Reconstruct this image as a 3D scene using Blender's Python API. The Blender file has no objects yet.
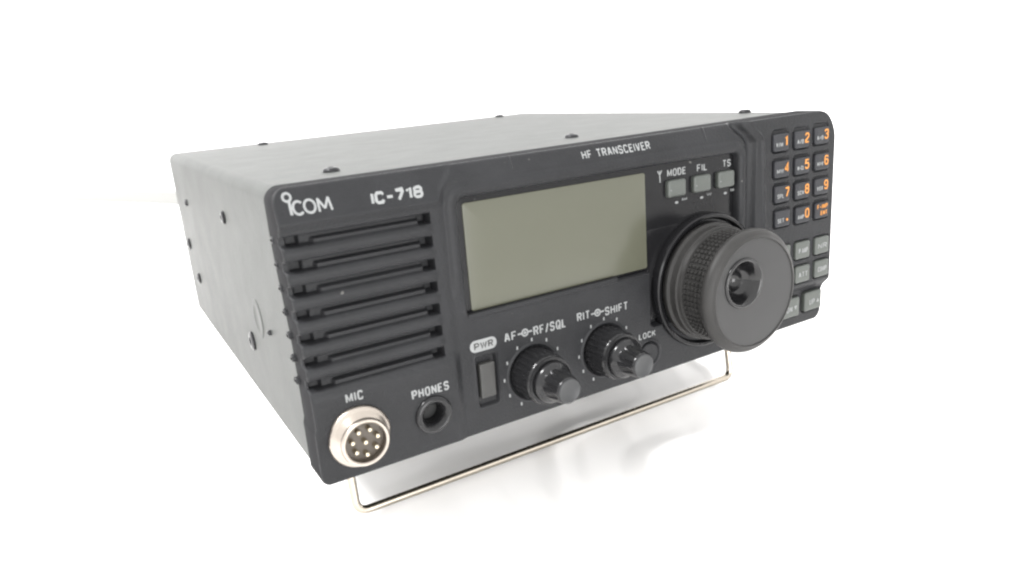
import bpy, bmesh, math, random
import numpy as np
from mathutils import Matrix, Vector
random.seed(4)
S = bpy.context.scene
COL = S.collection
BASE = np.array([120.0, 41.0, -40.0])      # point of the radio that stands over the table, in mm
MM = 0.001
TILT = math.atan2(0.182, 0.983)            # the bail lifts the front

# ------------------------------------------------------------------ materials
def principled(name, col, rough=0.5, metal=0.0, coat=0.0, spec=0.5, bump=None, wear=None, coat_rough=0.08, dust=0.0):
    m = bpy.data.materials.new(name); m.use_nodes = True
    nt = m.node_tree; b = nt.nodes['Principled BSDF']
    b.inputs['Base Color'].default_value = (*col, 1)
    b.inputs['Roughness'].default_value = rough
    b.inputs['Metallic'].default_value = metal
    b.inputs['Coat Weight'].default_value = coat
    b.inputs['Coat Roughness'].default_value = coat_rough
    b.inputs['Specular IOR Level'].default_value = spec
    tc = nt.nodes.new('ShaderNodeTexCoord')
    if bump:
        scale, strength, dist = bump
        n = nt.nodes.new('ShaderNodeTexNoise'); n.inputs['Scale'].default_value = scale
        n.inputs['Detail'].default_value = 3
        nt.links.new(tc.outputs['Object'], n.inputs['Vector'])
        bp = nt.nodes.new('ShaderNodeBump'); bp.inputs['Strength'].default_value = strength
        bp.inputs['Distance'].default_value = dist
        nt.links.new(n.outputs['Fac'], bp.inputs['Height'])
        nt.links.new(bp.outputs['Normal'], b.inputs['Normal'])
    if wear:
        scale, amount = wear
        n = nt.nodes.new('ShaderNodeTexNoise'); n.inputs['Scale'].default_value = scale
        n.inputs['Detail'].default_value = 6; n.inputs['Roughness'].default_value = 0.65
        nt.links.new(tc.outputs['Object'], n.inputs['Vector'])
        mp = nt.nodes.new('ShaderNodeMapRange')
        mp.inputs['From Min'].default_value = 0.3; mp.inputs['From Max'].default_value = 0.7
        mp.inputs['To Min'].default_value = 1 - amount; mp.inputs['To Max'].default_value = 1 + amount
        nt.links.new(n.outputs['Fac'], mp.inputs['Value'])
        mx = nt.nodes.new('ShaderNodeVectorMath'); mx.operation = 'SCALE'
        mx.inputs[0].default_value = col
        nt.links.new(mp.outputs['Result'], mx.inputs['Scale'])
        nt.links.new(mx.outputs['Vector'], b.inputs['Base Color'])
        if dust:
            d = nt.nodes.new('ShaderNodeTexNoise'); d.inputs['Scale'].default_value = 420; d.inputs['Detail'].default_value = 1
            nt.links.new(tc.outputs['Object'], d.inputs['Vector'])
            dr = nt.nodes.new('ShaderNodeMapRange'); dr.inputs['From Min'].default_value = 0.80; dr.inputs['From Max'].default_value = 0.86
            dr.inputs['To Max'].default_value = dust
            nt.links.new(d.outputs['Fac'], dr.inputs['Value'])
            mc = nt.nodes.new('ShaderNodeMix'); mc.data_type = 'RGBA'
            nt.links.new(dr.outputs['Result'], mc.inputs['Factor']); nt.links.new(mx.outputs['Vector'], mc.inputs[6])
            mc.inputs[7].default_value = (0.11, 0.108, 0.10, 1)
            nt.links.new(mc.outputs[2], b.inputs['Base Color'])
        mr = nt.nodes.new('ShaderNodeMath'); mr.operation = 'MULTIPLY'; mr.use_clamp = True
        mr.inputs[1].default_value = rough
        nt.links.new(mp.outputs['Result'], mr.inputs[0])
        nt.links.new(mr.outputs[0], b.inputs['Roughness'])
    return m
M = dict(
    panel=principled('panel_plastic', (0.0135, 0.0138, 0.0149), 0.45, spec=0.14, bump=(1100, 0.5, 0.0003), wear=(60, 0.16), dust=0.8),
    gloss=principled('gloss_black', (0.0068, 0.0068, 0.0074), 0.16, spec=0.173, wear=(90, 0.1), dust=0.8),
    cover=principled('painted_steel', (0.0345, 0.0368, 0.0343), 0.52, spec=0.22, bump=(900, 0.35, 0.0003), wear=(60, 0.05)),
    screw=principled('black_screw', (0.0123, 0.0123, 0.0136), 0.35, spec=0.33, metal=0.3),
    lcd=principled('lcd_glass', (0.060, 0.061, 0.045), 0.22, spec=0.30, coat=0.0, wear=(12, 0.03)),
    white=principled('white_print', (0.155, 0.16, 0.16), 0.6),
    greyprint=principled('grey_print', (0.1543, 0.1605, 0.1605), 0.6),
    orange=principled('orange_print', (0.3704, 0.1451, 0.0185), 0.6),
    keydark=principled('key_dark', (0.0173, 0.0179, 0.0204), 0.5, spec=0.200),
    keygrey=principled('key_grey', (0.050, 0.055, 0.050), 0.42, spec=0.33, wear=(200, 0.06)),
    powergrey=principled('rocker_grey', (0.024, 0.024, 0.023), 0.42, spec=0.30, wear=(200, 0.08)),
    rubber=principled('dial_rubber', (0.0175, 0.0170, 0.0165), 0.5, spec=0.20, wear=(180, 0.12)),
    face=principled('dial_face', (0.021, 0.021, 0.0212), 0.34, spec=0.28, wear=(50, 0.08)),
    knob=principled('knob_gloss', (0.0099, 0.0099, 0.0105), 0.2, spec=0.253, wear=(150, 0.1)),
    knobtip=principled('knob_tip', (0.023, 0.024, 0.025), 0.4, spec=0.28),
    nickel=principled('nickel', (0.34, 0.305, 0.27), 0.32, metal=1.0, wear=(120, 0.05)),
    wire=principled('bail_wire', (0.36, 0.325, 0.275), 0.22, metal=1.0, wear=(90, 0.08)),
    dimple=principled('dimple_gloss', (0.0045, 0.0045, 0.0050), 0.16, spec=0.40),
    rim=principled('panel_rim_matte', (0.020, 0.020, 0.021), 0.9, spec=0.03, wear=(60, 0.1)),
    insert=principled('socket_insert', (0.0556, 0.0463, 0.0370), 0.4, spec=0.33),
    pin=principled('pin_silver', (0.5679, 0.5185, 0.4198), 0.22, metal=1.0),
    hole=principled('hole_black', (0.004, 0.004, 0.004), 0.6),
    foot=principled('foot_rubber', (0.02, 0.02, 0.02), 0.8),
    sheet=principled('white_sheet', (0.86, 0.850, 0.842), 0.6, spec=0.200, bump=(300, 0.1, 0.0003)),
    wall=principled('white_wall', (0.86, 0.86, 0.86), 0.8, spec=0.100),
    ledge=principled('cream_ledge', (0.25, 0.25, 0.243), 0.8),
)

# ------------------------------------------------------------------ object helpers
def obj(name, verts, faces, mat, parent=None, smooth=True, label=None, angle=None, body=True):
    v = np.asarray(verts, float)
    if body: v = (v - BASE) * MM
    me = bpy.data.meshes.new(name)
    me.from_pydata(v.tolist(), [], [list(map(int, f)) for f in faces]); me.validate(); me.update()
    me.materials.append(mat)
    if smooth:
        me.shade_smooth()
        if angle is not None: me.set_sharp_from_angle(angle=math.radians(angle))
    o = bpy.data.objects.new(name, me); COL.objects.link(o)
    if parent is not None: o.parent = parent
    if label: o['label'] = label
    return o

class Geo:
    def __init__(s): s.v = []; s.f = []
    def add(s, v, f):
        n = len(s.v); s.v += [tuple(map(float, q)) for q in v]; s.f += [tuple(int(i) + n for i in g) for g in f]
        return s

def lathe(cx, cz, prof, n=64, mod=None, cap0=False, cap1=True):
    """surface of revolution round an axis parallel to Y; prof = [(radius, y)]"""
    v, f = [], []
    for r, y in prof:
        for i in range(n):
            a = 2 * math.pi * i / n
            rr = mod(r, y, a) if mod else r
            v.append((cx + rr * math.cos(a), y, cz + rr * math.sin(a)))
    for j in range(len(prof) - 1):
        for i in range(n):
            k = (i + 1) % n
            f.append((j * n + i, j * n + k, (j + 1) * n + k, (j + 1) * n + i))
    if cap0: f.append(tuple(range(n)))
    if cap1: f.append(tuple(range((len(prof) - 1) * n, len(prof) * n))[::-1])
    return v, f

def rrect(cx, cz, hx, hz, r, n=6):
    pts = []
    for sx, sz, a0 in ((1, 1, 0), (-1, 1, 90), (-1, -1, 180), (1, -1, 270)):
        for i in range(n + 1):
            a = math.radians(a0 + 90 * i / n)
            pts.append((cx + sx * (hx - r) + r * math.cos(a), cz + sz * (hz - r) + r * math.sin(a)))
    return pts

def pad(cx, cz, hx, hz, r, y0, y1, bev=0.6, crown=0.0, n=6, round_bev=4):
    """rounded key standing from y0 out to y1 (y1<y0 is towards the viewer)"""
    rings = []
    sg = -1 if y1 < y0 else 1
    rings.append((0.0, y0))
    for i in range(round_bev + 1):
        a = math.pi / 2 * i / round_bev
        rings.append((bev * (1 - math.cos(a)), y1 - sg * bev * (1 - math.sin(a))))
    rings.append((min(hx, hz) * 0.55, y1 + sg * crown))
    v, f = [], []
    for inset, y in rings:
        for x, z in rrect(cx, cz, hx - inset, hz - inset, max(r - inset, 0.05), n): v.append((x, y, z))
    m = 4 * (n + 1)
    for j in range(len(rings) - 1):
        for i in range(m):
            k = (i + 1) % m
            f.append((j * m + i, j * m + k, (j + 1) * m + k, (j + 1) * m + i))
    f.append(tuple(range((len(rings) - 1) * m, len(rings) * m))[::-1])
    return v, f

def tube(path, r, n=14, bend=5.0, seg=8):
    P = [np.array(p, float) for p in path]; pts = [P[0]]
    for i in range(1, len(P) - 1):
        a = (P[i - 1] - P[i]); b = (P[i + 1] - P[i]); la, lb = np.linalg.norm(a), np.linalg.norm(b)
        p0 = P[i] + a / la * bend; p2 = P[i] + b / lb * bend
        for k in range(seg + 1):
            t = k / seg; pts.append((1 - t) ** 2 * p0 + 2 * t * (1 - t) * P[i] + t * t * p2)
    pts.append(P[-1]); v, f = [], []
    ref = np.array([0, 1, 0.2])
    for i, p in enumerate(pts):
        d = pts[min(i + 1, len(pts) - 1)] - pts[max(i - 1, 0)]; d /= np.linalg.norm(d)
        u = np.cross(d, ref); u /= np.linalg.norm(u); w = np.cross(d, u)
        for k in range(n):
            a = 2 * math.pi * k / n; v.append(p + r * (math.cos(a) * u + math.sin(a) * w))
    for j in range(len(pts) - 1):
        for k in range(n):
            q = (k + 1) % n; f.append((j * n + k, j * n + q, (j + 1) * n + q, (j + 1) * n + k))
    f.append(tuple(range(n))[::-1]); f.append(tuple(range((len(pts) - 1) * n, len(pts) * n)))
    return v, f

# ------------------------------------------------------------------ front panel relief (height towards the viewer, mm)
def s(a, b, x):
    t = np.clip((x - a) / (b - a), 0, 1); return t * t * (3 - 2 * t)
def sdrr(x, z, x0, x1, z0, z1, r):
    cx, cz, hx, hz = (x0 + x1) / 2, (z0 + z1) / 2, (x1 - x0) / 2, (z1 - z0) / 2
    qx = np.abs(x - cx) - hx + r; qz = np.abs(z - cz) - hz + r
    return np.hypot(np.maximum(qx, 0), np.maximum(qz, 0)) + np.minimum(np.maximum(qx, qz), 0) - r

NUMKEYS = [(202.0, 83.3), (214.8, 83.2), (227.2, 83.5), (202.8, 72.5), (215.3, 72.3), (227.8, 72.5),
           (203.3, 62.1), (215.8, 61.8), (228.2, 61.9), (203.8, 51.7), (216.4, 51.3), (228.9, 51.4)]
LOWKEYS = [(204.6, 35.6), (217.2, 35.4), (229.9, 35.3), (204.9, 24.6), (217.6, 24.6), (230.3, 24.7)]
BOTKEYS = [(212.6, 9.4), (227.6, 9.9)]
AF = (78.3, 16.5); RIT = (109.9, 16.8); DIAL = (162.0, 32.8); MIC = (12.8, 14.0); PH = (38.2, 13.2)
LOCK = (131.2, 9.6)
SLOTS = [77.0 - 7.32 * k for k in range(7)]

def lift(x, z):
    return 1.7 * np.clip(np.asarray(x, float) / 240, 0, 1) ** 1.5 * s(85, 91, z)
def H(x, z):
    x = np.asarray(x, float); z = np.asarray(z, float)
    b0 = 47.5 + 5.0 * s(84, 92, z)
    left = 1 - s(b0, b0 + 3.2, x)
    lowkey_in = s(190, 192.5, x + 7.5 * s(85.5, 92, z))      # keypad block
    key = np.clip((x + 7.0 * s(84.5, 92, z) + 0.04 * (z - 60) - 186.5) / 6.5, 0, 1)
    h = 1.6 * left
    # bottom part of the left block leans back
    h = h - left * 0.05 * np.maximum(0, 17 - z)
    # below the sloping name band the face steps in
    h = h - left * 1.3 * s(82.5, 79.2, z) * s(28, 33, z)
    # sloping top band
    zs = 82.2 * left + 87.2 * (1 - left)
    h = h - (1 - key) * 0.50 * np.maximum(0, z - zs) - key * 0.12 * np.maximum(0, z - 87)
    # louvre slots, open at the left edge
    for zc in SLOTS:
        m = s(1.75, 1.25, np.abs(z - zc)) * s(45.0, 44.4, x)
        led = s(7.5, 8.7, x) * s(42.2, 40.8, x) * s(zc + 0.35, zc - 0.25, z)
        deep = s(0.8, 1.2, x) * s(4.6, 4.2, x) + s(41.2, 41.6, x)
        h = h - m * (2.6 + 1.8 * deep - 1.7 * led)
        rib = np.clip(1 - ((z - (zc - 3.66)) / 1.95) ** 2, 0, 1)
        h = h + 0.75 * rib * left * s(46, 43, x) * (zc > 34.5)
    # display recess and its rounded frame
    sd = sdrr(x, z, 54.9, 179.4, 42.0, 81.4, 2.2)
    ridge = np.clip(1 - ((sd - 2.6) / 2.4) ** 2, 0, 1)
    h = h + 0.9 * ridge * s(44, 58, z) * (1 - left) * (1 - 0.4 * key)
    sd2 = np.minimum(sd, sdrr(x, z, 132.8, 179.4, 20.0, 81.4, 2.2))
    h = h - 3.4 * s(0.5, -0.5, sd2)
    # keypad block, its lower strip set back
    h = h - 1.5 * np.clip(1 - ((x + 7.5 * s(84, 92, z) - 186.2) / 3.0) ** 2, 0, 1) * (1 - s(30, 22, z))
    h = h + 1.5 * key * (1 - s(19.5, 15.2, z))
    h = h + 0.45 * np.clip(1 - np.abs(x + 7.0 * s(84.5, 92, z) + 0.04 * (z - 60) - 193.2) / 0.9, 0, 1) * s(17, 21, z) * s(90, 87, z)
    h = h - 0.9 * key * s(19.5, 15.2, z)
    for cx, cz in NUMKEYS + LOWKEYS: h = h - 0.9 * s(0.35, -0.15, sdrr(x, z, cx - 4.95, cx + 4.95, cz - 4.2, cz + 4.2, 1.3))
    for cx, cz in BOTKEYS: h = h - 0.9 * s(0.35, -0.15, sdrr(x, z, cx - 6.2, cx + 6.2, cz - 4.9, cz + 4.9, 1.2))
    # seams in the top band
    for xs in (76.0, 162.3): h = h + 0.35 * np.clip(1 - np.abs(x - xs) / 0.5, 0, 1) * s(87, 88.5, z)
    # small knobs: rim and well
    for cx, cz in (AF, RIT):
        r = np.hypot(x - cx, z - cz)
        h = h + 0.5 * np.clip(1 - np.abs(r - 10.4) / 0.6, 0, 1) - 0.8 * s(9.9, 9.4, r)
    r = np.hypot(x - LOCK[0], z - LOCK[1]); h = h + 0.4 * np.clip(1 - np.abs(r - 5.4) / 0.6, 0, 1) - 0.7 * s(4.9, 4.5, r)
    # headphone bore
    r = np.hypot(x - PH[0], z - PH[1]); h = h - 9 * s(4.6, 4.0, r)
    # power rocker well and frame
    q = sdrr(x, z, 55.9, 63.5, 9.6, 27.9, 0.8)
    h = h + 0.25 * np.clip(1 - np.abs(q - 0.3) / 0.5, 0, 1) - 1.3 * s(0.1, -0.5, q)
    return h

ZT = 92.0
def xl(z):
    b = -1.1 * s(40, 80, z) - 0.5 * s(20, 17.5, z)
    return b + np.where(z > ZT - 4.5, 4.5 - np.sqrt(np.maximum(20.25 - (z - ZT + 4.5) ** 2, 0)), 0) \
             + np.where(z < 3, 3 - np.sqrt(np.maximum(9 - (3 - z) ** 2, 0)), 0)
def xr(z):
    b = 237.3 - 2.4 * s(18, 13, z)
    return b - np.where(z > ZT - 11, 11 - np.sqrt(np.maximum(121 - (z - ZT + 11) ** 2, 0)), 0) \
             - np.where(z < 5, 5 - np.sqrt(np.maximum(25 - (5 - z) ** 2, 0)), 0)

def build_panel(root):
    st = 0.34
    xs = np.linspace(0, 240, int(240 / st)); zz = np.linspace(0, ZT, int(ZT / st))
    zz = np.sort(np.concatenate([zz, [0.05, 0.12, 0.2, ZT - 0.2, ZT - 0.12, ZT - 0.05]]))
    X0, Z = np.meshgrid(xs, zz)
    X = X0 + xl(Z) * s(14, 0, X0) + (xr(Z) - 240) * s(226, 240, X0)
    h = H(X, Z)
    d = np.minimum(np.minimum(X - xl(Z), xr(Z) - X), np.minimum(Z, ZT - Z))
    rad = 0.8 - 0.2 * s(84, 91, Z); e = np.clip(1 - d / rad, 0, 1); h = h - rad * (1 - np.sqrt(np.maximum(1 - e * e, 0)))
    nz, nx = X.shape
    V = np.stack([X, -h, Z + lift(X, Z)], -1).reshape(-1, 3)
    I = np.arange(nz * nx).reshape(nz, nx)
    F = np.stack([I[:-1, :-1], I[:-1, 1:], I[1:, 1:], I[1:, :-1]], -1).reshape(-1, 4)
    loop = np.concatenate([I[0, :], I[1:, -1], I[-1, -2::-1], I[-2:0:-1, 0]])
    n0 = len(V)
    ring = []
    lv = V[loop]
    for yb, dx in ((6.0, 0.0), (11.5, 0.0), (12.6, 0.5), (12.8, 2.5)):
        q = lv.copy(); q[:, 1] = np.maximum(yb, q[:, 1] + 0.2) if yb < 7 else yb
        c = np.array([120, 0, 46.0]); dirv = np.sign(q - c)
        q[:, 0] -= dirv[:, 0] * dx * (np.abs(q[:, 0] - 120) > 112); q[:, 2] -= dirv[:, 2] * dx * (np.abs(q[:, 2] - 46) > 42)
        ring.append(q)
    V = np.concatenate([V] + ring); m = len(loop); Fs = []
    idx = [loop] + [n0 + k * m + np.arange(m) for k in range(4)]
    for a, b in zip(idx[:-1], idx[1:]):
        a2, b2 = np.roll(a, -1), np.roll(b, -1)
        Fs.append(np.stack([a, b, b2, a2], -1))
    F = np.concatenate([F] + Fs)
    o = obj('front_panel', V, F.tolist() + [idx[-1].tolist()], M['panel'], root, angle=50)
    o.data.materials.append(M['rim']); nf = (nz - 1) * (nx - 1)
    mi = np.zeros(len(o.data.polygons), np.int32); mi[nf:] = 1
    o.data.polygons.foreach_set('material_index', mi)
    return o

# ------------------------------------------------------------------ lettering, wrapped on the surface it is printed on
def wrap(v, f, surf, thick=0.12):
    """flat shape (x,z) -> thin relief lying on surf(x,z) = y"""
    v = np.asarray(v, float); y = surf(v[:, 0], v[:, 1])
    top = np.stack([v[:, 0], y - thick, v[:, 1]], 1); n = len(v)
    if surf is panel_y: top[:, 2] += lift(top[:, 0], top[:, 2])
    bot = top + [0, thick + 0.1, 0]
    F = [tuple(g) for g in f]
    cnt = {}
    for g in f:
        for a, b in zip(g, g[1:] + g[:1]): cnt[(a, b)] = 1
    for (a, b) in list(cnt):
        if (b, a) not in cnt: F.append((a, b, b + n, a + n))
    return np.concatenate([top, bot]), F
panel_y = lambda x, z: -H(x, z)
def strip(g, pts, w, surf, closed=False, thick=0.12):
    P = np.array(pts, float); n = len(P); v = []; f = []
    for i in range(n):
        a = P[(i - 1) % n] if (closed or i > 0) else P[i]; b = P[(i + 1) % n] if (closed or i < n - 1) else P[i]
        d = b - a; d /= np.linalg.norm(d) + 1e-9
        e = (b - P[i]) if not np.allclose(b, P[i]) else (P[i] - a); e /= np.linalg.norm(e) + 1e-9
        k = 1 / max(abs(float(d @ e)), 0.62)
        nn = np.array([-d[1], d[0]]) * w / 2 * k
        v += [P[i] + nn, P[i] - nn]
    for i in range(n if closed else n - 1):
        j = (i + 1) % n; f.append((2 * i, 2 * i + 1, 2 * j + 1, 2 * j))
    g.add(*wrap(v, f, surf, thick))
def arc(cx, cz, rx, rz, a0, a1, n=24):
    return [(cx + rx * math.cos(math.radians(a0 + (a1 - a0) * i / n)), cz + rz * math.sin(math.radians(a0 + (a1 - a0) * i / n))) for i in range(n + 1)]
def blob(g, cx, cz, rx, rz, surf, n=16):
    v = [(cx + rx * math.cos(2 * math.pi * i / n), cz + rz * math.sin(2 * math.pi * i / n)) for i in range(n)]
    g.add(*wrap(v, [tuple(range(n))], surf))

C4 = [(1, .78), (.8, 1), (.2, 1), (0, .8), (0, .2), (.2, 0), (.8, 0), (1, .22)]
GL = {
 'A': [[(0, 0), (.42, 1), (.58, 1), (1, 0)], [(.2, .32), (.8, .32)]], 'B': [[(0, 0), (0, 1), (.75, 1), (.95, .86), (.95, .66), (.75, .53), (0, .53)], [(.7, .53), (1, .38), (1, .16), (.78, 0), (0, 0)]],
 'C': [C4], 'D': [[(0, 0), (0, 1), (.7, 1), (1, .75), (1, .25), (.7, 0), (0, 0)]], 'E': [[(1, 1), (0, 1), (0, 0), (1, 0)], [(0, .52), (.85, .52)]],
 'F': [[(1, 1), (0, 1), (0, 0)], [(0, .5), (.85, .5)]], 'H': [[(0, 0), (0, 1)], [(1, 0), (1, 1)], [(0, .52), (1, .52)]], 'I': [[(0, 0), (0, 1)]],
 'K': [[(0, 0), (0, 1)], [(1, 1), (.1, .42)], [(.35, .6), (1, 0)]], 'L': [[(0, 1), (0, 0), (1, 0)]], 'M': [[(0, 0), (0, 1)], [(0, 1), (.5, .15), (1, 1)], [(1, 1), (1, 0)]],
 'N': [[(0, 0), (0, 1)], [(0, 1), (1, 0)], [(1, 0), (1, 1)]], 'O': [[(.25, 1), (.75, 1), (1, .8), (1, .2), (.75, 0), (.25, 0), (0, .2), (0, .8), (.25, 1)]],
 'P': [[(0, 0), (0, 1), (.78, 1), (1, .86), (1, .6), (.78, .45), (0, .45)]], 'Q': [[(.25, 1), (.75, 1), (1, .8), (1, .2), (.75, 0), (.25, 0), (0, .2), (0, .8), (.25, 1)], [(.5, .38), (1.12, -.14)]],
 'R': [[(0, 0), (0, 1), (.78, 1), (1, .86), (1, .64), (.78, .5), (0, .5)], [(.55, .5), (1, 0)]],
 'S': [[(1, .78), (.8, 1), (.2, 1), (0, .82), (0, .66), (.2, .53), (.8, .47), (1, .34), (1, .18), (.8, 0), (.2, 0), (0, .22)]],
 'T': [[(0, 1), (1, 1)], [(.5, 1), (.5, 0)]], 'U': [[(0, 1), (0, .2), (.22, 0), (.78, 0), (1, .2), (1, 1)]], 'V': [[(0, 1), (.46, 0), (.54, 0), (1, 1)]],
 'W': [[(0, 1), (.25, 0), (.5, .9), (.75, 0), (1, 1)]], 'X': [[(0, 0), (1, 1)], [(0, 1), (1, 0)]], '-': [[(0, .45), (1, .45)]], '/': [[(0, -.05), (1, 1.05)]], '=': [[(0, .3), (1, .3)], [(0, .65), (1, .65)]],
 '>': [[(0, .1), (1, .5), (0, .9)]], '.': [[(0, 0), (.4, 0)]], '1': [[(0, .76), (.9, 1), (.9, 0)]], '2': [[(0, .78), (.2, 1), (.8, 1), (1, .84), (1, .64), (0, .14), (0, 0), (1, 0)]],
 '3': [[(0, .8), (.2, 1), (.8, 1), (1, .84), (1, .66), (.75, .53), (.35, .53)], [(.72, .53), (1, .38), (1, .18), (.8, 0), (.2, 0), (0, .2)]], '4': [[(.72, 0), (.72, 1), (0, .32), (0, .25), (1, .25)]],
 '5': [[(.95, 1), (.1, 1), (.05, .52), (.3, .62), (.8, .62), (1, .44), (1, .18), (.8, 0), (.2, 0), (0, .18)]], '6': [[(.95, .84), (.78, 1), (.22, 1), (0, .8), (0, .2), (.22, 0), (.78, 0), (1, .18), (1, .42), (.78, .58), (0, .55)]],
 '7': [[(0, 1), (1, 1), (1, .88), (.35, 0)]], '8': [[(.22, 1), (.78, 1), (.96, .86), (.96, .66), (.78, .53), (.22, .53), (.04, .66), (.04, .86), (.22, 1)], [(.22, .53), (0, .4), (0, .16), (.22, 0), (.78, 0), (1, .16), (1, .4), (.78, .53)]],
 '9': [[(.05, .16), (.22, 0), (.78, 0), (1, .2), (1, .8), (.78, 1), (.22, 1), (0, .82), (0, .58), (.22, .42), (1, .45)]],
 '0': [[(.25, 1), (.75, 1), (1, .8), (1, .2), (.75, 0), (.25, 0), (0, .2), (0, .8), (.25, 1)]]}
WID = {'I': 0.0, '1': 0.6, '.': 0.25, '-': .75, '/': .6, 'M': 1.3, 'W': 1.45, 'E': .88, 'F': .85, 'L': .82, ' ': .55, '=': .8, '>': .7}
def text(g, txt, x0, x1, z0, z1, surf, bold=0.17, shear=0.0, gap=None):
    """condensed bold lettering built from strokes and fitted into the box"""
    sw = (z1 - z0) * bold; gp = 0.34 if gap is None else gap
    total = sum(WID.get(c, 1.0) for c in txt); nl = len(txt)
    # advance: letter width u, stroke width sw, gap = gp * u
    u = ((x1 - x0) - nl * sw) / (total + gp * (nl - 1)); u = max(u, 0.05)
    x = x0; k = 0
    for c in txt:
        wd = WID.get(c, 1.0) * u
        for line in GL.get(c, []):
            k += 1
            pts = [(x + sw / 2 + px * wd + shear * pz, z0 + sw / 2 + pz * (z1 - z0 - sw)) for px, pz in line]
            strip(g, pts, sw, surf, thick=0.10 + 0.003 * (k % 8))
        x += wd + sw + gp * u

# ------------------------------------------------------------------ the radio
root = bpy.data.objects.new('radio_transceiver', None); COL.objects.link(root)
root.empty_display_size = 0.05
root.rotation_euler = (-TILT, 0, 0)
root['label'] = 'black faced radio with pale metal case propped on its wire bail'
root['category'] = 'radio'

panel = build_panel(root)

# cover: rounded box, open under the panel
def build_cover():
    v, f = [], []
    prof = []
    for (cx, cz, r, a0) in ((237.0, 91.0, 5.0, 0), (0.4, 91.0, 4.2, 90), (0.4, 1.0, 2.0, 180), (237.0, 1.0, 2.0, 270)):
        sx = -1 if a0 in (0, 270) else 1; sz = -1 if a0 in (0, 90) else 1
        for i in range(9):
            a = math.radians(a0 + 90 * i / 8); prof.append((cx + sx * r + r * math.cos(a), cz + sz * r + r * math.sin(a)))
    prof = np.array(prof); m = len(prof)
    c = np.array([119.8, 46.0])
    ys = [(6, 0.0), (12.8, 0.0), (13.4, 0.0), (60, 0), (120, 0), (180, 0), (245.0, 0.0), (246.6, 0.4), (247.6, 1.2), (248.0, 2.4)]
    for y, ins in ys:
        for q in prof:
            d = np.sign(q - c) * ins; v.append((q[0] - d[0], y, q[1] - d[1]))
    for j in range(len(ys) - 1):
        for i in range(m):
            k = (i + 1) % m; f.append((j * m + i, (j + 1) * m + i, (j + 1) * m + k, j * m + k))
    f.append(tuple(range((len(ys) - 1) * m, len(ys) * m))[::-1]); f.append(tuple(range(m)))
    v = [(x, y, z + float(lift(x, z))) for x, y, z in v]
    return obj('cover', v, f, M['cover'], root, angle=45)
cover = build_cover()

def disc_on(axis, c, prof, n=32, mod=None):
    """lathe whose axis leaves the cover: axis 'z' = up, 'x' = to the left; prof = (radius, height)"""
    v, f = lathe(0, 0, [(r, -hh) for r, hh in prof], n, mod)
    out = []
    for x, y, z in v:
        hh = -y
        if axis == 'z': out.append((c[0] + x, c[1] + z, c[2] + hh))
        else: out.append((c[0] - hh, c[1] + x, c[2] + z))
    return out, f
screwp = [(2.9, -0.2), (2.9, 0.7), (2.5, 1.3), (1.6, 1.6), (1.2, 1.6), (1.0, 0.9), (0.3, 0.9)]
for (x, y) in ((27.5, 37.0), (127.7, 39.4), (229.0, 41.5), (48.4, 228.0), (205.5, 232.0)):
    v, f = disc_on('z', (x, y, 91.0 + float(lift(x, 91.0))), screwp); obj('screw', v, f, M['screw'], cover, angle=40)
sidep = [(2.8, -0.2), (2.8, 0.6), (2.3, 1.1), (1.3, 1.2), (1.0, 0.5), (0.2, 0.5)]
for (y, z, k) in ((96.0, 73.0, 0.9), (226.0, 43.0, 1.1), (212.0, 26.0, 1.0), (81.0, 25.8, 1.35), (203.0, 68.0, 0.6), (43.0, 39.2, 0.35)):
    v, f = disc_on('x', (0.4, y, z), [(r * k, hh) for r, hh in sidep]); obj('screw', v, f, M['screw'], cover, angle=40)
v, f = disc_on('x', (0.4, 62.0, 39.6), [(7.6, -0.2), (7.3, 0.2), (6.4, 0.32), (5.2, 0.32), (4.7, 0.15), (0.2, 0.12)], 48)
obj('stamped_boss', v, f, M['cover'], cover, angle=40)

# little lugs where the louvres turn the left edge
for zc in SLOTS:
    v, f = pad(9.0, zc - 0.2, 1.6, 0.95, 0.7, 0, -1.5, 0.4)
    v = [(-0.1 + y * 0.9, x, z) for x, y, z in v]
    obj('side_lug', v, f, M['panel'], panel)

# display window and screen
g = Geo()
def winsurf(x, z): return np.full(np.shape(x), 1.6)
v, f = pad(116.8, 62.3, 62.3, 20.0, 2.2, 3.6, 2.0, 0.3); g.add(v, f)
v, f = pad(156.1, 40.0, 23.0, 18.0, 1.5, 3.6, 1.99, 0.3); g.add(v, f)
window = obj('display_window', g.v, g.f, M['gloss'], root, angle=40)
v, f = pad(95.0, 61.4, 37.9, 18.1, 1.0, 2.6, 1.6, 0.25)
obj('screen', v, f, M['lcd'], window, angle=40)
g = Geo()   # sill under the screen
v, f = pad(86.0, 42.2, 31.2, 0.9, 0.5, 3.0, -0.3, 0.4); g.add(v, f)
obj('screen_sill', g.v, g.f, M['panel'], window, angle=40)

# printed lettering
g = Geo()
P_ = panel_y
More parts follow.
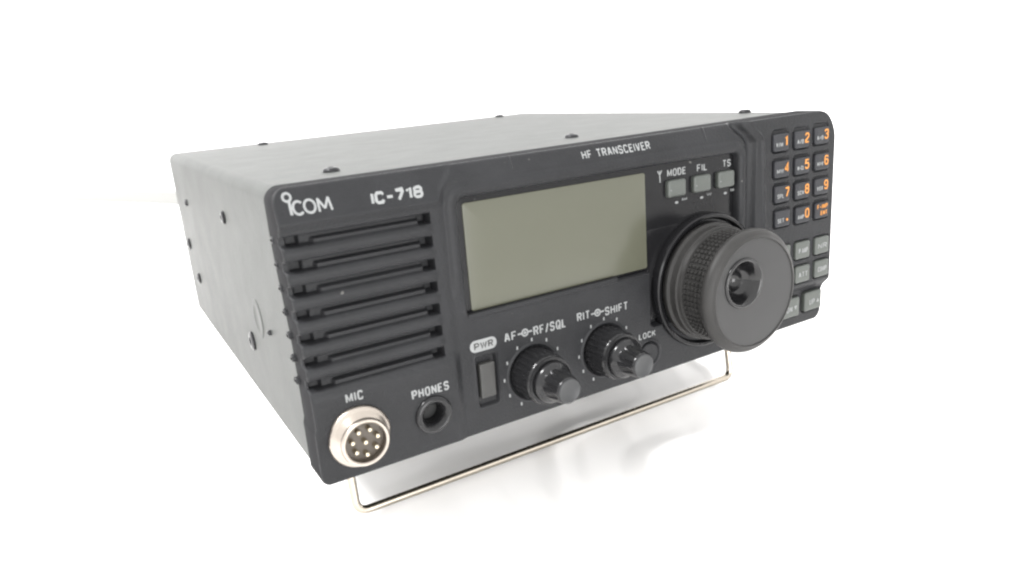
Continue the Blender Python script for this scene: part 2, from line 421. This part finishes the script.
# brand mark
strip(g, arc(3.15, 89.3, 1.1, 1.1, 0, 360), 0.62, P_, True)
strip(g, [(3.5, 88.2), (3.35, 84.5)], 0.75, P_)
strip(g, arc(5.6, 86.15, 1.45, 1.75, 42, 318), 0.62, P_)
strip(g, arc(8.85, 86.15, 1.55, 1.75, 0, 360), 0.62, P_, True)
for a, b in (((11.25, 84.3), (11.45, 87.9)), ((11.4, 87.9), (13.0, 85.0)), ((13.0, 85.0), (14.5, 87.9)), ((14.5, 87.9), (14.9, 84.3))): strip(g, [a, b], 0.62, P_)
obj('brand_mark', g.v, g.f, M['white'], panel, smooth=False)
g = Geo()
text(g, 'IC-718', 26.8, 43.4, 83.8, 87.3, P_, 0.23, 0.35, 0.14)
obj('model_lettering', g.v, g.f, M['white'], panel, smooth=False)
g = Geo(); text(g, 'HF TRANSCEIVER', 104.3, 134.8, 87.6, 90.1, P_); obj('top_lettering', g.v, g.f, M['white'], panel, smooth=False)
g = Geo(); text(g, 'MIC', 10.2, 15.8, 25.6, 28.6, P_); obj('socket_lettering', g.v, g.f, M['white'], panel, smooth=False)
g = Geo(); text(g, 'PHONES', 31.4, 44.5, 20.3, 23.4, P_); obj('socket_lettering', g.v, g.f, M['white'], panel, smooth=False)
def pot(g, cx, cz, w):
    strip(g, arc(cx, cz, 1.15, 1.15, 0, 360), 0.6, P_, True); blob(g, cx, cz, 0.55, 0.55, P_)
    strip(g, [(cx - w, cz), (cx - 1.3, cz)], 0.6, P_); strip(g, [(cx + 1.3, cz), (cx + w, cz)], 0.6, P_)
g = Geo()
text(g, 'AF', 67.5, 72.3, 30.2, 33.4, P_); pot(g, 75.8, 31.8, 2.9); text(g, 'RF/SQL', 79.3, 93.0, 29.7, 33.1, P_)
obj('knob_lettering', g.v, g.f, M['white'], panel, smooth=False)
g = Geo()
text(g, 'RIT', 98.0, 103.7, 30.4, 33.6, P_); pot(g, 107.2, 31.8, 2.9); text(g, 'SHIFT', 110.6, 121.4, 29.8, 33.0, P_)
obj('knob_lettering', g.v, g.f, M['white'], panel, smooth=False)
g = Geo(); text(g, 'LOCK', 126.3, 134.6, 16.1, 18.5, P_); obj('button_lettering', g.v, g.f, M['white'], panel, smooth=False)
for (cx, cz), R_ in ((AF, 12.1), (RIT, 12.0)):
    for k in range(11):
        a = math.radians(240 - 30 * k); g = Geo()
        tx, tz = cx + R_ * math.cos(a), cz + R_ * math.sin(a); strip(g, [(tx, tz - 0.6), (tx, tz + 0.6)], 0.6, P_)
        obj('tick_mark', g.v, g.f, M['white'], panel, smooth=False)
# PWR badge
flat = lambda y0: (lambda x, z: np.full(np.shape(x), y0))
v, f = pad(59.3, 31.6, 5.1, 2.1, 2.0, 0.3, -0.25, 0.15, n=8); badge = obj('power_badge', v, f, M['white'], root, angle=40)
g = Geo(); text(g, 'PWR', 55.7, 62.9, 30.4, 32.8, flat(-0.25)); obj('badge_lettering', g.v, g.f, M['powergrey'], badge, smooth=False)
# power rocker
v, f = pad(59.6, 18.9, 2.9, 6.3, 0.5, 1.2, -0.9, 0.4)
v = [(x, y - (z - 18.9) * 0.04 if y < 0.5 else y, z) for x, y, z in v]
rocker = obj('power_switch', v, f, M['powergrey'], root, angle=40)

# mode, filter and step buttons with their legends
wy = flat(2.0)
for (cx, cz, t, tx0, tx1) in ((147.2, 71.9, 'MODE', 144.0, 153.4), (160.3, 71.9, 'FIL', 159.2, 164.6), (173.2, 71.8, 'TS', 173.0, 177.4)):
    v, f = pad(cx + 0.3, cz, 4.5, 3.3, 1.1, 2.2, 0.1, 0.8, 0.1)
    v = [(x, y + (0.35 * max(0.0, 1 - abs(z - cz + 0.3) / 0.8) if y < 0.3 else 0), z) for x, y, z in v]
    b = obj('mode_button', v, f, M['keygrey'], root, angle=40)
    g = Geo(); strip(g, [(cx - 3.3, cz - 0.5), (cx + 3.4, cz - 0.5)], 0.35, flat(0.16)); obj('button_groove', g.v, g.f, M['greyprint'], b, smooth=False)
    g = Geo(); text(g, t, tx0, tx1, 76.4, 79.2, wy); obj('legend', g.v, g.f, M['white'], window, smooth=False)
    g = Geo(); blob(g, cx + 1.3, cz - 5.8, 0.85, 0.5, wy); obj('legend', g.v, g.f, M['white'], window, smooth=False)
    g = Geo(); text(g, 'AM' if t == 'MODE' else ('W' if t == 'FIL' else 'TUNE'), cx + 4.0, cx + 6.6, cz - 5.6, cz - 4.5, wy); obj('legend', g.v, g.f, M['greyprint'], window, smooth=False)
g = Geo(); strip(g, [(140.4, 74.8), (140.3, 77.6), (139.3, 79.2)], 0.45, wy); strip(g, [(140.3, 77.6), (141.3, 79.2)], 0.45, wy); strip(g, [(140.3, 77.6), (140.3, 79.2)], 0.3, wy)
obj('antenna_symbol', g.v, g.f, M['greyprint'], window, smooth=False)

# number keys
num = [('V/M', '1'), ('A/B', '2'), ('A=B', '3'), ('MW', '4'), ('M-CL', '5'), ('M>V', '6'), ('SPL', '7'), ('SCN', '8'), ('VOX', '9'), ('SET', '.'), ('AMP', '0')]
KY = -2.4
for i, (cx, cz) in enumerate(NUMKEYS):
    v, f = pad(cx, cz - 0.25, 4.5, 3.5, 1.0, -0.4, KY, 0.6, 0.05)
    k = obj('number_key', v, f, M['keydark'], root, angle=40)
    ks = flat(KY - 0.06)
    if i < 11:
        a, n_ = num[i]
        g = Geo(); text(g, a, cx - 3.4, cx + 0.5, cz - 1.9, cz - 0.1, ks); obj('legend', g.v, g.f, M['white'], k, smooth=False)
        g = Geo()
        if n_ == '.': blob(g, cx + 2.4, cz - 1.0, 0.55, 0.6, ks)
        elif n_ == '1': text(g, n_, cx + 1.7, cx + 3.3, cz - 1.9, cz + 2.5, ks)
        else: text(g, n_, cx + 1.2, cx + 3.8, cz - 1.8, cz + 2.3, ks, 0.15)
        obj('numeral', g.v, g.f, M['orange'], k, smooth=False)
    else:
        g = Geo(); text(g, 'F-INP', cx - 3.4, cx + 3.4, cz + 0.4, cz + 2.4, ks); text(g, 'ENT', cx - 1.0, cx + 3.2, cz - 2.4, cz - 0.4, ks)
        obj('numeral', g.v, g.f, M['orange'], k, smooth=False)
# grey function keys
for i, (cx, cz) in enumerate(LOWKEYS):
    v, f = pad(cx, cz, 4.6, 3.8, 1.0, -0.4, KY, 0.6, 0.05)
    k = obj('function_key', v, f, M['keygrey'], root, angle=40)
    g = Geo(); text(g, ['NB', 'P.AMP', 'NR', 'TUN', 'ATT', 'COMP'][i], cx - 2.9, cx + 2.9, cz - 1.3, cz + 1.0, flat(KY - 0.06))
    obj('legend', g.v, g.f, M['white'], k, smooth=False)
for i, (cx, cz) in enumerate(BOTKEYS):
    v, f = pad(cx, cz, 5.7, 4.4, 0.9, 1.6, -0.6, 0.6, 0.05)
    k = obj('function_key', v, f, M['keygrey'], root, angle=40)
    g = Geo()
    text(g, ['DN', 'UP'][i], cx - 2.8, cx + 0.8, cz - 1.7, cz + 0.8, flat(-0.66))
    tri = [(cx + 2.0, cz - 1.2), (cx + 3.8, cz - 1.2), (cx + 2.9, cz + 0.6)] if i else [(cx + 2.0, cz + 0.6), (cx + 2.9, cz - 1.2), (cx + 3.8, cz + 0.6)]
    g.add(*wrap(tri, [(0, 1, 2)], flat(-0.66)))
    obj('legend', g.v, g.f, M['white'], k, smooth=False)

# lock button
v, f = lathe(LOCK[0], LOCK[1], [(4.2, 1.2), (4.2, -0.3), (3.8, -0.7), (3.0, -0.7), (0.3, -0.4)], 40)
obj('lock_button', v, f, M['panel'], root, angle=40)

# tuning dial: escutcheon, ribbed rubber grip, flange, face and finger dimple
cx, cz = DIAL
v, f = lathe(cx, cz, [(27.3, 4.0), (27.3, -0.6), (27.0, -1.4), (26.4, -1.8), (25.6, -1.7), (25.1, -0.9), (24.7, 0.2), (10, 0.4)], 128)
obj('dial_ring', v, f, M['gloss'], root, angle=35)
prof = [(10, 0.3), (23.2, 0.1), (23.6, -0.5), (23.6, -2.6), (23.1, -3.0), (22.6, -3.4), (22.5, -5.6), (22.9, -5.9), (22.9, -6.6), (22.3, -7.0), (22.0, -8.4), (21.3, -8.7)]
NR = 5
for k in range(NR):
    y0 = -8.9 - k * 2.0
    prof += [(20.8, y0), (21.6, y0 - 0.25), (21.6, y0 - 1.35), (20.8, y0 - 1.6)]
prof += [(21.0, -18.9), (21.7, -19.2), (23.1, -19.7), (23.8, -20.6), (23.95, -21.8), (23.6, -22.9), (22.9, -23.7), (21.9, -24.3), (21.5, -24.5), (21.2, -25.0), (20.8, -25.2), (20.5, -25.0), (20.4, -24.7)]
NT = 64; NS = NT * 6
def knurl(r, y, a):
    if abs(r - 21.6) < 0.05 and -18.8 < y < -8.9:
        t = (a * NT / (2 * math.pi)) % 1.0
        return r if t < 0.6 else 20.8
    return r
v, f = lathe(cx, cz, prof, NS, knurl, cap1=False)
dial = obj('tuning_dial', v, f, M['rubber'], root, angle=35)
DX, DZ = 155.9, 37.7
n = 96; v = []; f = []
for i in range(n):
    a = 2 * math.pi * i / n; v.append((cx + 20.45 * math.cos(a), -24.75, cz + 20.45 * math.sin(a)))
for i in range(n):
    a = 2 * math.pi * i / n; v.append((DX + 9.4 * math.cos(a), -24.75, DZ + 9.4 * math.sin(a)))
for i in range(n): k = (i + 1) % n; f.append((i, k, n + k, n + i))
obj('dial_face', v, f, M['face'], dial, smooth=False)
v, f = lathe(DX, DZ, [(9.6, -24.4), (9.6, -25.1), (9.2, -25.5), (8.6, -25.5), (8.1, -25.0), (7.3, -23.6), (6.4, -21.6), (5.4, -20.2), (4.6, -19.6), (4.2, -20.1), (3.8, -20.2), (3.4, -19.6), (2.5, -18.4), (1.2, -17.8), (0.2, -17.7)], 72)
obj('finger_dimple', v, f, M['dimple'], dial, angle=60)

# concentric small knobs
def small_knob(c):
    cx, cz = c
    def fl(r, y, a):
        if 8.5 < r < 9.4 and -9.2 < y < -0.4: return r - 0.32 * (1 if math.sin(a * 26) > 0.1 else 0)
        return r
    v, f = lathe(cx, cz, [(9.3, 1.5), (9.3, -0.5), (9.25, -0.8), (9.1, -5), (8.95, -8.8), (8.8, -9.6), (8.4, -10.4), (7.8, -10.8), (6.5, -10.8)], 26 * 8, fl)
    k = obj('knob', v, f, M['knob'], root, angle=35)
    # light skirt collar of the rear ring
    v, f = lathe(cx, cz, [(8.1, -10.2), (8.6, -10.7), (8.5, -11.2), (7.6, -11.3), (6.8, -11.1)], 72)
    obj('collar', v, f, M['knob'], k, angle=50)
    def fl2(r, y, a):
        if -20.8 < y < -14.3: return r - 0.42 * max(0, math.cos(a * 9)) ** 0.6
        return r
    v, f = lathe(cx, cz, [(6.2, -10.5), (7.1, -11.4), (7.35, -12.0), (7.3, -12.7), (6.6, -13.6), (5.8, -14.2), (5.7, -14.6), (5.4, -17), (4.8, -20.4), (4.7, -20.9), (4.5, -21.6), (4.2, -21.9)], 9 * 16, fl2)
    t = obj('inner_knob', v, f, M['knob'], k, angle=40)
    v, f = lathe(cx, cz, [(4.25, -21.6), (4.15, -22.05), (3.8, -22.15), (3.6, -22.0), (0.2, -22.0)], 48)
    v = v; obj('knob_cap', v, f, M['knobtip'], k, angle=40)
small_knob(AF); small_knob(RIT)

# microphone socket
cx, cz = MIC
def hexish(r, y, a):
    if y > -3.2 and r > 9.0: return r - 0.25 * (math.cos(a * 2 + 0.6) > 0.86)
    return r
prof = [(9.9, -0.8), (9.95, -2.6), (9.6, -3.1), (9.1, -3.4)]
for k in range(6): prof += [(8.75 - 0.18 * k, -3.6 - 0.5 * k), (8.5 - 0.18 * k, -3.85 - 0.5 * k)]
prof += [(7.7, -6.9), (7.5, -7.8), (7.2, -8.1), (6.8, -8.1), (6.45, -7.8), (6.4, -4.6)]
v, f = lathe(cx, cz, prof, 128, hexish, cap1=False)
mic = obj('microphone_socket', v, f, M['nickel'], root, angle=40)
v, f = lathe(cx, cz, [(6.42, -3.8), (6.42, -5.0), (0.2, -5.0)], 64); obj('insert', v, f, M['insert'], mic, angle=40)
pins = [(0, 0)] + [(4.1 * math.cos(math.radians(90 + 360 / 7 * (k + 0.5))), 4.1 * math.sin(math.radians(90 + 360 / 7 * (k + 0.5)))) for k in range(7)]
for px, pz in pins:
    v, f = lathe(cx + px, cz + pz, [(0.78, -4.8), (0.78, -7.4), (0.55, -7.8), (0.15, -7.95)], 16); obj('pin', v, f, M['pin'], mic, angle=50)
# headphone jack
cx, cz = PH
v, f = lathe(cx, cz, [(6.5, -0.6), (6.5, -1.9), (6.2, -2.5), (5.4, -2.9), (4.7, -2.8), (4.3, -2.2), (3.7, -1.6), (3.4, -0.8), (3.4, 4.0)], 80, cap1=False)
jack = obj('headphone_jack', v, f, M['knob'], root, angle=50)
v, f = lathe(cx, cz, [(3.5, 3.9), (0.2, 3.9)], 48); obj('jack_bore', v, f, M['hole'], jack)

# wire bail and rear feet
v, f = tube([(20.2, 46.8, 2.0), (20.0, 41.2, -38.3), (220.0, 41.2, -38.3), (219.8, 46.8, 2.0)], 1.65)
obj('wire_bail', v, f, M['wire'], root, angle=60)
for x in (30, 210):
    v, f = lathe(0, 0, [(9, 0.5), (9, -5.6), (8.3, -6.8), (0.2, -6.8)], 40)
    v = [(x + a, 222 + c_, 1.0 + b) for a, b, c_ in v]
    obj('rear_foot', v, f, M['foot'], root, angle=40)

# ------------------------------------------------------------------ placing: rotate so the table is level
Rm = Matrix.Rotation(-TILT, 4, 'X')
def W(x, y, z): return Rm @ Vector(((x - BASE[0]) * MM, (y - BASE[1]) * MM, (z - BASE[2]) * MM))

# ------------------------------------------------------------------ table sheet (creased) and backdrop
rng = np.random.default_rng(3)
def noise1(t, seed):
    r = np.random.default_rng(seed); n = 256; g = r.normal(size=n)
    i = np.floor(t).astype(int); fr = t - i; fr = fr * fr * (3 - 2 * fr)
    return g[i % n] * (1 - fr) + g[(i + 1) % n] * fr
def creases(X, Y):
    h = np.zeros_like(X)
    for k, (ang, wl, amp) in enumerate(((62, .030, .9), (75, .016, .5), (40, .045, .8), (100, .06, .9), (12, .055, .5), (128, .035, .45))):
        a = math.radians(ang); u = X * math.cos(a) + Y * math.sin(a); w = -X * math.sin(a) + Y * math.cos(a)
        u2 = w / wl + 0.55 * noise1(u / 0.05 + 7, 10 + k)
        ridge = 1 - np.minimum(np.abs(noise1(u2, 20 + k)) * 1.5, 1)
        h += amp * ridge * np.clip(0.5 + 0.7 * noise1(u / 0.06 + 3, 30 + k), 0, 1.2)
    return h
half = np.concatenate([np.arange(0, 0.30, 0.0018), np.geomspace(0.30, 6.0, 60)])
gx = np.concatenate([-half[:0:-1], half])
gyp = np.concatenate([np.arange(-0.16, 0.30, 0.0018), np.geomspace(0.301, 6.0, 50)]); gyn = -np.geomspace(0.162, 6.0, 60)[::-1]
gy = np.concatenate([gyn, gyp])
X, Y = np.meshgrid(gx, gy)
hh = creases(X, Y); r = np.hypot(X, Y - 0.03); hh = hh * s(0.5, 0.2, r)
Zs = -0.0027 * np.log1p(np.exp(1.8 * (1.9 - hh))) / 1.8 - 0.0001
V = np.stack([X, Y, Zs], -1).reshape(-1, 3); I = np.arange(X.size).reshape(X.shape)
F = np.stack([I[:-1, :-1], I[:-1, 1:], I[1:, 1:], I[1:, :-1]], -1).reshape(-1, 4)
sheet = obj('table_surface', V, F, M['sheet'], body=False); sheet['kind'] = 'structure'
sheet['label'] = 'creased white sheet covering the table under the radio'

A = W(-104, 585, 60); B = W(578, 207, -9)
d = Vector((B.x - A.x, B.y - A.y, 0)).normalized(); nrm = Vector((-d.y, d.x, 0))
if nrm.y < 0: nrm = -nrm
A0 = Vector((A.x, A.y, 0)) - d * 3.0; B0 = Vector((B.x, B.y, 0)) + d * 4.0
def slab(name, p0, p1, t, z0, z1, mat, off):
    q = [p0 + nrm * off, p1 + nrm * off, p1 + nrm * (off + t), p0 + nrm * (off + t)]
    v = [(a.x, a.y, z0) for a in q] + [(a.x, a.y, z1) for a in q]
    f = [(3, 2, 1, 0), (4, 5, 6, 7), (0, 1, 5, 4), (1, 2, 6, 5), (2, 3, 7, 6), (3, 0, 4, 7)]
    o = obj(name, v, f, mat, smooth=False, body=False); o['kind'] = 'structure'; return o
slab('background_wall', A0, B0, 0.02, -0.01, 3.0, M['wall'], 0.012)
nrm_wall = nrm
A2 = W(-104, 560, 56); B2 = W(19, 477, 41); A2.z = B2.z = 0; e = (B2 - A2).normalized(); nrm = Vector((-e.y, e.x, 0))
slab('backdrop_fold', A2 - e * 0.25, B2 + e * 0.035, 0.006, -0.012, 0.0060, M['ledge'], 0.0)

# ------------------------------------------------------------------ camera (resection of the photograph)
R = np.array([[0.8545998008577134, -0.5136096427610637, -0.07657881715335726], [-0.20422471619472168, -0.19683552743214472, -0.9589306755099832], [0.47744260981707554, 0.8351412515267701, -0.2731073860729365]])
C = (-46.0878187, -206.75272814, 116.25824612)
cd = bpy.data.cameras.new('camera'); cam = bpy.data.objects.new('camera', cd); COL.objects.link(cam)
m3 = Matrix([[R[0][i], -R[1][i], -R[2][i]] for i in range(3)])   # columns: right, up, back
mw = Rm @ m3.to_4x4(); mw.translation = W(*C); cam.matrix_world = mw
cd.sensor_width = 36; cd.lens = 734.458 / 1024 * 36; cd.clip_start = 0.01; cd.clip_end = 60
cd.dof.use_dof = True; cd.dof.focus_distance = 0.29; cd.dof.aperture_fstop = 14
S.camera = cam

# ------------------------------------------------------------------ light: bright room, one soft lamp above, one unseen fill added low in front
w = bpy.data.worlds.new('World'); S.world = w; w.use_nodes = True
w.node_tree.nodes['Background'].inputs[0].default_value = (1.0, 0.995, 0.985, 1)
w.node_tree.nodes['Background'].inputs[1].default_value = 1.55
def area(name, loc, tgt, size, power, col=(1, 1, 1)):
    l = bpy.data.lights.new(name, 'AREA'); l.shape = 'SQUARE'; l.size = size; l.energy = power; l.color = col
    o = bpy.data.objects.new(name, l); COL.objects.link(o); o.location = loc
    o.rotation_euler = (Vector(tgt) - Vector(loc)).to_track_quat('-Z', 'Y').to_euler(); return o
area('ceiling_lamp', (-0.75, 0.17, 1.12), (0, 0.0, 0), 0.30, 19)
area('front_fill', (-0.15, -1.30, 0.25), (0, 0, 0.0), 0.8, 12)  # added fill with no visible source, lifts the shade under the case

S.view_settings.view_transform = 'Standard'; S.view_settings.look = 'None'
S.view_settings.exposure = 0.7; S.view_settings.gamma = 1
S.cycles.filter_width = 2.2
S.cycles.max_bounces = 8
